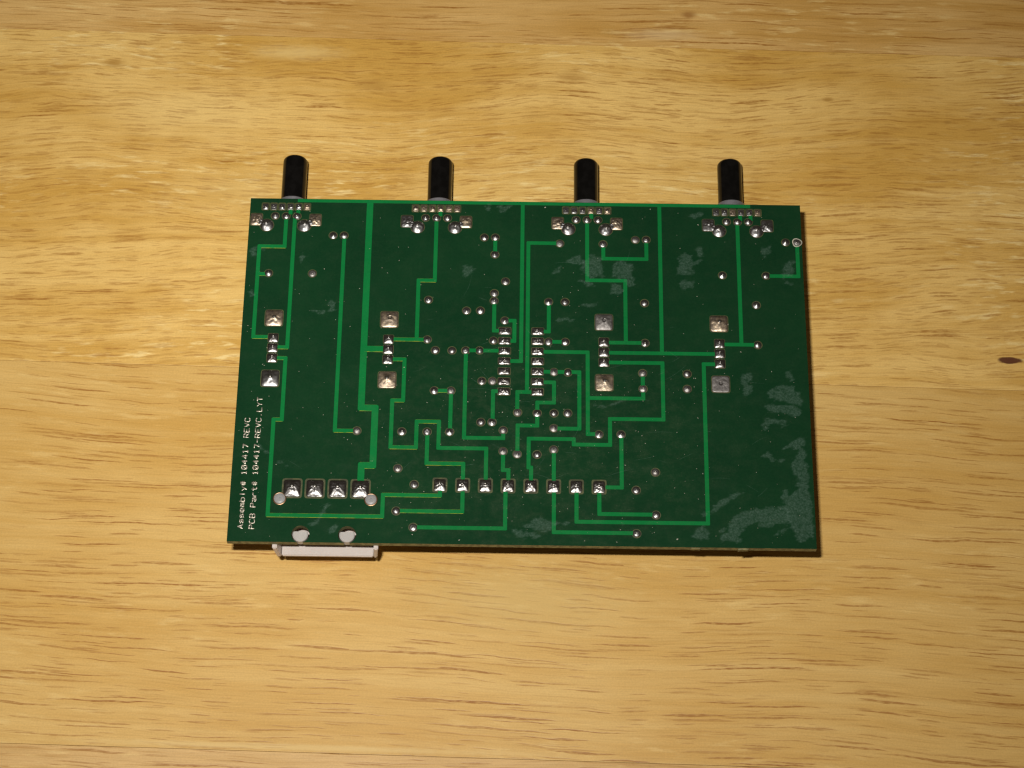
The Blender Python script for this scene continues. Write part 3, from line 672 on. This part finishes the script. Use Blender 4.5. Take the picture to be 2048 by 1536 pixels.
for cx, cy in ((-54.0, -32.85), (-33.68, -32.85)):
    bm = bmesh.new()
    revolve(bm, [(1.52, 0.0), (1.55, 0.06), (1.50, 0.13), (1.34, 0.17), (1.22, 0.10)], 32, cx, cy, z0=BZ, cap=False, mat=1)
    revolve(bm, [(1.26, -3.0), (1.26, 0.20), (1.18, 0.30), (0.6, 0.34)], 32, cx, cy, z0=BZ, mat=0)
    revolve(bm, [(0.22, 0.30), (0.14, 0.40)], 12, cx + 0.1, cy + 0.05, z0=BZ, mat=0)
    link("round_peg", bm, [MAT["nylon_peg"], MAT["copper_rim"]], plug, smooth=True)

# ---- potentiometers: shaft, bushing, body
for i, px in enumerate(POTS):
    pot = bpy.data.objects.new("potentiometer", None)
    COL.objects.link(pot); pot.parent = pcb
    dx = (0.05, 0.1, 0.2, -0.15)[i]
    zx = BZ - 11.6
    bm = bmesh.new()
    L = 60.55 + (0.0, 0.1, 0.15, 0.5)[i]
    revolve(bm, [(2.98, 42.0), (2.98, 42.6), (2.98, L - 1.9), (2.98, L - 1.15), (2.90, L - 0.75), (2.62, L - 0.35), (2.15, L - 0.08), (1.75, L)], 48, px + dx, 0, 'y', zx, cap=True)
    bmesh.ops.recalc_face_normals(bm, faces=bm.faces[:])
    o = link("shaft", bm, MAT["black"], pot, smooth=True)
    bm = bmesh.new()
    yb_ = (48.4, 48.5, 48.6, 48.95)[i]
    revolve(bm, [(3.45, 41.0), (3.45, yb_ - 0.15), (3.30, yb_)], 48, px + dx, 0, 'y', zx)
    bmesh.ops.recalc_face_normals(bm, faces=bm.faces[:])
    link("bushing", bm, MAT["bushing"], pot)
    bm = bmesh.new()
    box(bm, px - 6.6, px + 6.6, 32.5, 41.2, 0.0, BZ - 1.62, 0.3)
    link("body", bm, MAT["zinc"], pot)
# slide switches under the board, on which it also rests
for x in (-57.8, -31.15, 18.4, 45.0):
    bm = bmesh.new()
    box(bm, x - 3.2, x + 3.2, -3.6, 11.6, BZ - 13.0, BZ - 1.62, 0.3)
    box(bm, x - 1.4, x + 1.4, 2.0, 6.0, 0.0, BZ - 13.0, 0.2)
    link("switch_body", bm, MAT["black"], pcb)

# ---- dried flux films on the lacquer
def inside(poly, x, y):
    c = False
    n = len(poly)
    for i in range(n):
        x1, y1 = poly[i]; x2, y2 = poly[i - 1]
        if (y1 > y) != (y2 > y) and x < (x2 - x1) * (y - y1) / (y2 - y1) + x1:
            c = not c
    return c
def edge_dist(poly, x, y):
    best = 1e9
    for i in range(len(poly)):
        x1, y1 = poly[i]; x2, y2 = poly[i - 1]
        dx, dy = x2 - x1, y2 - y1
        t = max(0, min(1, ((x - x1) * dx + (y - y1) * dy) / (dx * dx + dy * dy + 1e-12)))
        best = min(best, math.hypot(x - x1 - t * dx, y - y1 - t * dy))
    return best
for i, poly in enumerate(PATCHES):
    xs = [p[0] for p in poly]; ys = [p[1] for p in poly]
    st = 0.24
    nx, ny = int((max(xs) - min(xs) + 1.6) / st) + 1, int((max(ys) - min(ys) + 1.6) / st) + 1
    vals = {}
    for a in range(nx + 1):
        for b in range(ny + 1):
            x, y = min(xs) - 0.8 + a * st, min(ys) - 0.8 + b * st
            d = edge_dist(poly, x, y) * (1 if inside(poly, x, y) else -1)
            d += 0.75 * noise.noise(Vector((x * 0.40 + y * 0.35, y * 0.9 - x * 0.5, i))) + 0.45 * noise.noise(Vector((x * 1.3 + y * 0.6, y * 2.9, i + 9)))
            t = max(0.0, min(1.0, (d + 0.15) / 0.38))
            if abs(x) < HW - 0.2 and abs(y) < HH - 0.15:
                vals[a, b] = (x, y, t)
    bm = bmesh.new()
    vm = {}
    th = []
    def vert(key):
        if key not in vm:
            x, y, t = vals[key]
            vm[key] = bm.verts.new(V(x, y, BZ + 0.088 + 0.0008 * (i % 9)))
            th.append(t)
        return vm[key]
    for a in range(nx):
        for b in range(ny):
            ks = [(a, b), (a + 1, b), (a + 1, b + 1), (a, b + 1)]
            if all(k in vals for k in ks) and max(vals[k][2] for k in ks) > 0.01:
                bm.faces.new([vert(k) for k in ks])
    if not th:
        bm.free(); continue
    o = link("flux_residue", bm, MAT["residue"], pcb)
    at = o.data.attributes.new("thickness", 'FLOAT', 'POINT')
    at.data.foreach_set("value", th)

# ---- dust: far too many specks to count
bm = bmesh.new()
r = random.Random(21)
for i in range(480):
    x, y = r.uniform(-HW + 1, HW - 1), r.uniform(-HH + 1, HH - 1)
    if i > 330:
        x, y = max(-HW + 1, min(HW - 1, r.gauss(2, 22))), max(-HH + 1, min(HH - 1, r.gauss(-12, 15)))
    if r.random() < 0.35: y = -abs(y)
    s = r.uniform(0.035, 0.085) * (1.8 if r.random() < 0.06 else 1)
    a0 = r.uniform(0, 6.28)
    el = r.uniform(0.6, 2.2)
    P = []
    for q in range(6):
        a = a0 + q * math.pi / 3
        u, v = s * el * math.cos(q * math.pi / 3), s * math.sin(q * math.pi / 3) * r.uniform(.7, 1.2)
        P.append((x + u * math.cos(a0) - v * math.sin(a0), y + u * math.sin(a0) + v * math.cos(a0)))
    base = [bm.verts.new(V(px, py, BZ + 0.005)) for px, py in P]
    top = bm.verts.new(V(x, y, BZ + 0.10 + s * 0.8))
    for q in range(6):
        bm.faces.new((base[q], base[(q + 1) % 6], top))
link("dust", bm, MAT["dust"], pcb, kind="stuff")

# ---- hairline scratches and wipe marks in the lacquer
bm = bmesh.new()
r = random.Random(5)
for i in range(70):
    x, y = r.gauss(-2, 30), r.gauss(-8, 22)
    if abs(x) > HW - 8 or abs(y) > HH - 6:
        continue
    a = r.choice([0.15, 0.2, 2.6, 1.0]) + r.gauss(0, 0.25)
    L, wd, cv = r.uniform(1.0, 6.5), r.uniform(0.025, 0.06), r.uniform(-.05, .05)
    pts = []
    for q in range(7):
        t = q / 6
        pts.append((x + math.cos(a + cv * q) * L * t, y + math.sin(a + cv * q) * L * t, wd * math.sin(math.pi * (0.08 + 0.84 * t))))
    nx, ny = -math.sin(a), math.cos(a)
    up = [bm.verts.new(V(u + nx * w, v + ny * w, BZ + 0.10)) for u, v, w in pts]
    dn = [bm.verts.new(V(u - nx * w, v - ny * w, BZ + 0.10)) for u, v, w in pts]
    for q in range(6):
        bm.faces.new((dn[q], dn[q + 1], up[q + 1], up[q]))
o = link("scratch", bm, MAT["residue"], pcb, kind="stuff")
at = o.data.attributes.new("thickness", 'FLOAT', 'POINT')
at.data.foreach_set("value", [1.0] * len(o.data.vertices))
